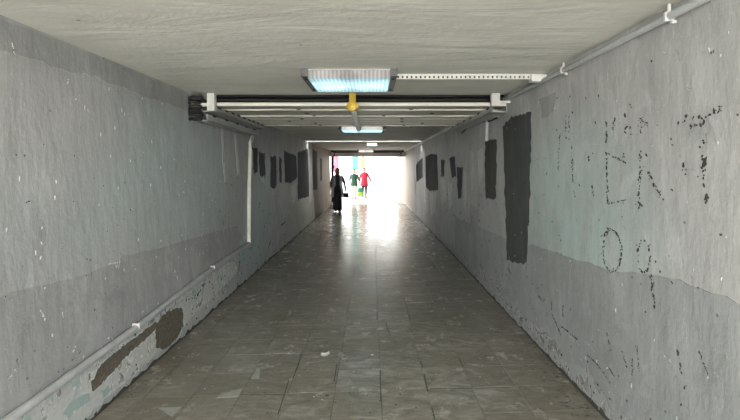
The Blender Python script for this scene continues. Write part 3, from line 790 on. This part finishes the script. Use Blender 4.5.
# outside: steps and pale walls
M['white_wall'] = plain('white_render', (.48, .48, .465), .8, 0, .05, 2)
root = struct(thing('stairs_1', '', ''))
for k_ in ('label', 'category'): del root[k_]
for i in range(7):
    bm = NB(); box(bm, -.45, 2.6, 27.5 + i * .34, 30.4, i * .155 - (.001 if i == 0 else 0.0), (i + 1) * .155, .012); obj('step', bm, 'concrete', root)
bm = NB(); box(bm, -9, 12, 30.4, 31.0, -.01, 1.06); struct(obj('wall_terrace', bm, 'white_wall'))
bm = NB(); box(bm, -9, 12, 36, 36.4, -.01, 6.5); struct(obj('wall_back', bm, 'white_wall'))
bm = NB(); box(bm, -9, -2.7, 19.3, 19.6, 0, 4); struct(obj('wall_outer', bm, 'white_wall'))
def banner(label, px0, px1, pytop, pybot, y, col):
    m = plain('cloth_' + label.split()[0], col, .8, 0, .08)
    a, b = at(px0, pytop, y), at(px1, pybot, y)
    root = thing('hanging_banner', label, 'banner', ((a.x + b.x) / 2, y, b.z))
    bm = NB(); n = 12; cols_ = []
    ztop = 3.0
    for i in range(n + 1):
        x = a.x + (b.x - a.x) * i / n; w = .03 * math.sin(i * 1.4)
        cols_.append([bm.verts.new((x, y + w * (1 - .5 * j / 5), ztop + (b.z - ztop) * j / 5)) for j in range(6)])
    for p, q in zip(cols_, cols_[1:]):
        for j in range(5): bm.faces.new((p[j], p[j + 1], q[j + 1], q[j]))
    bmesh.ops.solidify(bm, geom=bm.faces[:], thickness=.008)
    obj('cloth', bm, m, root, True)
    bm = NB(); tube(bm, [(a.x - .05, y, ztop + .012), (b.x + .05, y, ztop + .012)], .018, 8); obj('rod', bm, 'white_metal', root)
    for x in (a.x, b.x):
        bm = NB(); tube(bm, [(x, y + .05, 0), (x, y + .05, ztop + .03)], .015, 8); obj('upright', bm, 'white_metal', root)
banner('pink cloth hanging outside the far mouth beside the left wall', 331, 338.5, 150, 172, 24, (.75, .26, .33))
banner('turquoise cloth hanging outside behind the person in green', 352, 358.5, 150, 170, 24, (.24, .60, .55))
banner('cream cloth hanging outside behind the person in red', 361.5, 364.5, 150, 169, 25, (.72, .56, .32))

# ------------------------------------------------------------------ people
def solidify_mesh(bm, name, voxel, smooth=3):
    """fuse overlapping pieces into one continuous surface"""
    me = bpy.data.meshes.new(name); bm.to_mesh(me); bm.free()
    o = bpy.data.objects.new(name, me); COL.objects.link(o)
    md = o.modifiers.new('fuse', 'REMESH'); md.mode = 'VOXEL'; md.voxel_size = voxel
    sm = o.modifiers.new('relax', 'SMOOTH'); sm.iterations = smooth; sm.factor = .5
    dg = bpy.context.evaluated_depsgraph_get()
    res = bpy.data.meshes.new_from_object(o.evaluated_get(dg))
    bpy.data.objects.remove(o); bpy.data.meshes.remove(me)
    res.name = name
    return res
def ball(bm, c, r, sub=2):
    rr_ = r if isinstance(r, (tuple, list)) else (r, r, r)
    res = bmesh.ops.create_icosphere(bm, subdivisions=sub, radius=1)
    for v in res['verts']: v.co = Vector((v.co.x * rr_[0], v.co.y * rr_[1], v.co.z * rr_[2])) + Vector(c)
def limb(bm, pts, rad, n=12):
    tube(bm, pts, rad, n)
    for p, r in zip(pts, rad): ball(bm, p, r)
def ring(z, a, b, cx=0, cy=0, n=20, fold=0.0, k=7, ph=0.0):
    out = []
    for i in range(n):
        t = i * 2 * math.pi / n; f = 1 + fold * math.sin(k * t + ph)
        out.append(Vector((cx + a * f * math.cos(t), cy + b * f * math.sin(t), z)))
    return out
def hand(bm, w, d, side, s, curl=.5):
    """palm, four unequal bent fingers and a thumb at wrist w pointing along d"""
    d = Vector(d).normalized(); fwd = Vector((0, -1, 0)); fwd = (fwd - d * fwd.dot(d)).normalized()
    inn = d.cross(fwd) * (1 if side < 0 else -1)
    w = Vector(w); pl = .052 * s
    limb(bm, [w, w + d * pl * .55, w + d * pl], [.016 * s, .021 * s, .019 * s], 10)
    for i, (o, ln) in enumerate(((.017, .040), (.006, .046), (-.006, .043), (-.016, .034))):
        a = w + d * pl + fwd * o * s; b = a + (d + inn * .35 * curl) * ln * .5 * s; c = b + (d * .7 + inn * curl) * ln * .5 * s
        limb(bm, [a, b, c], [.0062 * s, .0056 * s, .0048 * s], 6)
    a = w + d * .018 * s + fwd * .017 * s; b = a + (fwd * .8 + d * .7) * .022 * s; c = b + (d + fwd * .15 + inn * .3) * .020 * s
    limb(bm, [a, b, c], [.0075 * s, .0066 * s, .0055 * s], 6)
def cloth_mat(name, col, rough=.85): return plain(name, col, rough, 0, .18, 40, .2)
SKIN = plain('skin', (.36, .20, .14), .55, 0, .06)
def person(label, loc, s, arms, stride, garments, hair_col, rotz=0.0, skin=SKIN, long_hair=False):
    root = thing('person', label, 'person', loc)
    J = {}
    for sd in (-1, 1):
        f = stride * sd                                  # +1: the person's left leg swings forward (-Y)
        J['hip', sd] = Vector((.052 * s * sd, 0, .515 * s))
        J['knee', sd] = Vector((.050 * s * sd, -.055 * s * max(f, -.15) - .012 * s, .285 * s))
        J['ankle', sd] = Vector((.046 * s * sd, -.095 * s * f, (.045 + .022 * max(0, -f)) * s))
        J['sho', sd] = Vector((.102 * s * sd, .004 * s, .788 * s))
        e, w = arms[sd]
        J['elb', sd] = Vector(e) * s; J['wri', sd] = Vector(w) * s
    # one continuous body
    bm = NB()
    loft(bm, [ring(z * s, a * s, b * s, cy=c * s) for z, a, b, c in ((.475, .05, .05, 0), (.50, .092, .066, 0), (.55, .098, .072, .004), (.62, .080, .058, 0), (.70, .090, .064, 0),
         (.765, .102, .066, 0), (.80, .100, .056, .004), (.83, .055, .042, .006), (.85, .034, .036, .004), (.89, .032, .034, -.002))])
    for sd in (-1, 1):
        limb(bm, [J['hip', sd], J['hip', sd].lerp(J['knee', sd], .5), J['knee', sd]], [.052 * s, .044 * s, .032 * s])
        c = J['knee', sd].lerp(J['ankle', sd], .32); c.y += .006 * s
        limb(bm, [J['knee', sd], c, J['ankle', sd]], [.031 * s, .032 * s, .019 * s])
        a = J['ankle', sd]
        limb(bm, [a + Vector((0, .02 * s, -.022 * s)), a + Vector((sd * .004 * s, -.04 * s, -.026 * s)), a + Vector((sd * .008 * s, -.085 * s, -.032 * s))], [.021 * s, .021 * s, .014 * s], 10)
        limb(bm, [J['sho', sd], J['sho', sd].lerp(J['elb', sd], .5), J['elb', sd]], [.031 * s, .027 * s, .021 * s])
        limb(bm, [J['elb', sd], J['elb', sd].lerp(J['wri', sd], .35), J['wri', sd]], [.021 * s, .021 * s, .014 * s])
        hand(bm, J['wri', sd], J['wri', sd] - J['elb', sd].lerp(J['wri', sd], .4) + Vector((0, 0, -.03)), sd, s)
        ball(bm, (sd * .046 * s, .004 * s, .925 * s), (.007 * s, .012 * s, .019 * s))
    ball(bm, (0, .004 * s, .940 * s), (.046 * s, .056 * s, .056 * s), 3)
    ball(bm, (0, -.012 * s, .910 * s), (.037 * s, .042 * s, .040 * s), 3)
    limb(bm, [(0, -.054 * s, .934 * s), (0, -.064 * s, .916 * s)], [.006 * s, .010 * s], 8)
    ball(bm, (0, -.049 * s, .893 * s), (.016 * s, .008 * s, .006 * s))
    def put(name, me, mat):
        o = bpy.data.objects.new(name, me); COL.objects.link(o); o.parent = root
        me.materials.clear(); me.materials.append(mat)
        for f_ in me.polygons: f_.use_smooth = True
        return o
    put('body', solidify_mesh(bm, 'body', .0072, 2), skin)
    for sd in (-1, 1):
        bm = NB(); ball(bm, (sd * .019 * s, -.051 * s, .934 * s), (.0075 * s, .005 * s, .0045 * s))
        me = bpy.data.meshes.new('eye'); bm.to_mesh(me); bm.free(); put('eye', me, M['black'])
    bm = NB(); ball(bm, (0, -.056 * s, .894 * s), (.015 * s, .003 * s, .004 * s))
    me = bpy.data.meshes.new('mouth'); bm.to_mesh(me); bm.free(); put('mouth', me, LIP)
    # hair
    bm = NB(); ball(bm, (0, .012 * s, .950 * s), (.053 * s, .060 * s, .055 * s), 3)
    ball(bm, (0, .030 * s, .915 * s), (.048 * s, .038 * s, .050 * s), 3)
    for sd in (-1, 1): limb(bm, [(sd * .044 * s, .006 * s, .95 * s), (sd * .046 * s, .014 * s, .905 * s if not long_hair else .875 * s)], [.014 * s, .012 * s])
    if long_hair: ball(bm, (0, .030 * s, .875 * s), (.056 * s, .030 * s, .055 * s), 3)
    put('hair', solidify_mesh(bm, 'hair', .008, 2), hair_col)
    # clothes
    for g in garments:
        kind, mat = g[0], g[1]; bm = NB()
        if kind == 'top':                                 # torso down to hem, with sleeves to a fraction of the arm
            hem, flare, sleeve = g[2:5]
            zs = [(.852, .040, .042), (.836, .070, .052), (.812, .112, .064), (.765, .114, .078), (.70, .102, .078), (.62, .096, .074)]
            zs += [(.62 + (hem - .62) * t, .096 + (flare - .096) * t, .074 + (flare * .8 - .074) * t) for t in (.35, .7, 1)]
            loft(bm, [ring(z * s, a * s, b * s, fold=.03 if z < .6 else 0.0, k=6) for z, a, b in zs])
            for sd in (-1, 1):
                pts = [J['sho', sd], J['sho', sd].lerp(J['elb', sd], .5), J['elb', sd]]; rd = [.036 * s, .036 * s, .031 * s]
                if sleeve > .5:
                    pts.append(J['elb', sd].lerp(J['wri', sd], (sleeve - .5) * 2)); rd.append(.027 * s)
                else: pts, rd = pts[:2], rd[:2]
                limb(bm, pts, rd)
            put('coat' if hem < .5 else 'shirt', solidify_mesh(bm, 'top', .011, 3), mat)
        elif kind == 'trousers':
            wide, end = g[2:4]
            loft(bm, [ring(z * s, a * s, b * s) for z, a, b in ((.47, .085, .07), (.51, .104, .08), (.56, .104, .08), (.62, .088, .066))])
            for sd in (-1, 1):
                a = J['knee', sd].lerp(J['ankle', sd], end)
                limb(bm, [J['hip', sd], J['hip', sd].lerp(J['knee', sd], .55), J['knee', sd], a], [.058 * s, .053 * s, (.036 + wide * .5) * s, (.026 + wide) * s])
            put('trousers', solidify_mesh(bm, 'trousers', .010, 3), mat)
        elif kind == 'vest':                              # long open waistcoat: back and two front panels
            prof = [(.838, .062, .052), (.812, .106, .070), (.76, .122, .090), (.70, .112, .090), (.62, .108, .088), (.54, .122, .098), (.44, .138, .112), (.335, .150, .124)]
            n = 34; rows_ = []
            for z, a, b in prof:
                gap = math.radians(26 + 14 * (z < .6)); r_ = []
                for i in range(n + 1):
                    t = -math.pi / 2 + gap + (2 * math.pi - 2 * gap) * i / n
                    f_ = 1 + .045 * math.sin(9 * t) * max(0, (.7 - z) / .35)
                    r_.append(bm.verts.new((a * s * f_ * math.cos(t), b * s * f_ * math.sin(t), z * s)))
                rows_.append(r_)
            for p, q in zip(rows_, rows_[1:]):
                for i in range(n): bm.faces.new((p[i], p[i + 1], q[i + 1], q[i]))
            bmesh.ops.recalc_face_normals(bm, faces=bm.faces)
            bmesh.ops.solidify(bm, geom=bm.faces[:], thickness=.008)
            me = bpy.data.meshes.new('waistcoat'); bm.to_mesh(me); bm.free(); put('waistcoat', me, mat)
        elif kind == 'shoes':
            for sd in (-1, 1):
                bm = NB(); a = J['ankle', sd]
                limb(bm, [a + Vector((0, .024 * s, -.020 * s)), a + Vector((sd * .004 * s, -.035 * s, -.024 * s)), a + Vector((sd * .008 * s, -.090 * s, -.030 * s))], [.026 * s, .026 * s, .019 * s], 10)
                ball(bm, a + Vector((0, .005 * s, 0)), (.025 * s, .028 * s, .022 * s))
                for v in bm.verts: v.co.z = max(v.co.z, a.z - .045 * s)
                put('shoe', solidify_mesh(bm, 'shoe', .008, 1), mat)
    root.rotation_euler = (0, 0, rotz)
    J['root'] = root
    return J
LIP = plain('lips', (.30, .10, .09), .5)
BLACK = cloth_mat('black_cloth', (.016, .016, .018)); GREY = cloth_mat('grey_knit', (.42, .42, .42)); GREEN = cloth_mat('dark_green_cloth', (.012, .045, .026))
RED = cloth_mat('raspberry_red_cloth', (.42, .014, .045)); DARK = cloth_mat('dark_stockings', (.05, .035, .032))
HAIR1 = cloth_mat('dark_hair', (.022, .016, .013)); HAIR2 = cloth_mat('brown_hair', (.10, .07, .045)); HAIR3 = cloth_mat('reddish_hair', (.13, .06, .035))
pa = on_floor(337.5, 211.5)
JA = person('person in a long open grey waistcoat and wide black trousers walking between the walls', pa, 1.62,
    {-1: ((-.150, .02, .655), (-.140, -.07, .56)), 1: ((.160, .03, .66), (.178, -.03, .535))}, .35,
    [('trousers', BLACK, .034, .95), ('top', BLACK, .50, .125, .97), ('vest', GREY), ('shoes', BLACK)], HAIR1, math.radians(6), long_hair=True)
pb = on_floor(354.2, 199.0)
JB = person('person in a dark green tunic with bare legs outside the far mouth', pb, 1.56,
    {-1: ((-.150, .02, .655), (-.185, -.02, .53)), 1: ((.150, .02, .655), (.185, -.01, .53))}, .3,
    [('top', GREEN, .44, .125, .62), ('shoes', DARK)], HAIR2, math.radians(-4), plain('light_skin', (.42, .27, .20), .55, 0, .06))
pc = on_floor(364.4, 197.9)
JC = person('person in a raspberry red coat and dark stockings outside the far mouth', pc, 1.64,
    {-1: ((-.145, .03, .665), (-.150, -.03, .55)), 1: ((.165, .02, .66), (.215, -.05, .57))}, .35,
    [('trousers', DARK, .0, .95), ('top', RED, .40, .135, .97), ('shoes', BLACK)], HAIR3, math.radians(5), plain('light_skin', (.42, .27, .20), .55, 0, .06))
def bag(name, label, c, w, d, h, mat, low=None, handle=.16):
    root = thing(name, label, 'bag', (c.x, c.y, c.z - handle - h))
    zb, zt = c.z - handle - h, c.z - handle
    def sack(z0, z1, f0, f1, nm, m):
        bm = NB(); r_ = []
        for j in range(7):
            t = j / 6; z = z0 + (z1 - z0) * t; q = f0 + (f1 - f0) * t
            k_ = 1 + .05 * math.sin(t * 3.1)
            r_.append([Vector((c.x + math.copysign(abs(math.cos(a)) ** .6, math.cos(a)) * w / 2 * q * k_, c.y + math.copysign(abs(math.sin(a)) ** .6, math.sin(a)) * d / 2 * q * k_ , z)) for a in [i * 2 * math.pi / 20 for i in range(20)]])
        loft(bm, r_); obj(nm, bm, m, root, True)
    if low: sack(zb, zb + h * .5, .86, 1.0, 'lower_panel', low); sack(zb + h * .5, zt, 1.0, .82, 'body', mat)
    else: sack(zb, zt, .9, .8, 'body', mat)
    for dy in (-.25, .25):
        bm = NB(); tube(bm, [(c.x + math.cos(a) * w * .26, c.y + dy * d * (1 - math.sin(a)), zt - .02 + math.sin(a) * (handle + .012)) for a in [math.pi * i / 10 for i in range(11)]], .008, 8)
        obj('handle', bm, mat, root, True)
def world_pt(J, key, off):
    a = J['root'].rotation_euler.z; p = Matrix.Rotation(a, 3, 'Z') @ (J[key] + Vector(off))
    return p + J['root'].location
bag('handbag', 'black handbag carried by the person in the grey waistcoat', world_pt(JA, ('wri', 1), (.03, -.01, -.115)), .22, .11, .17, BLACK, None, .06)
bag('shopping_bag', 'teal and lime shopping bag hanging between the persons in green and red', world_pt(JB, ('wri', 1), (.035, -.01, -.12)), .30, .16, .44, plain('teal_plastic', (.015, .15, .095), .4), plain('lime_plastic', (.22, .36, .04), .4), .12)
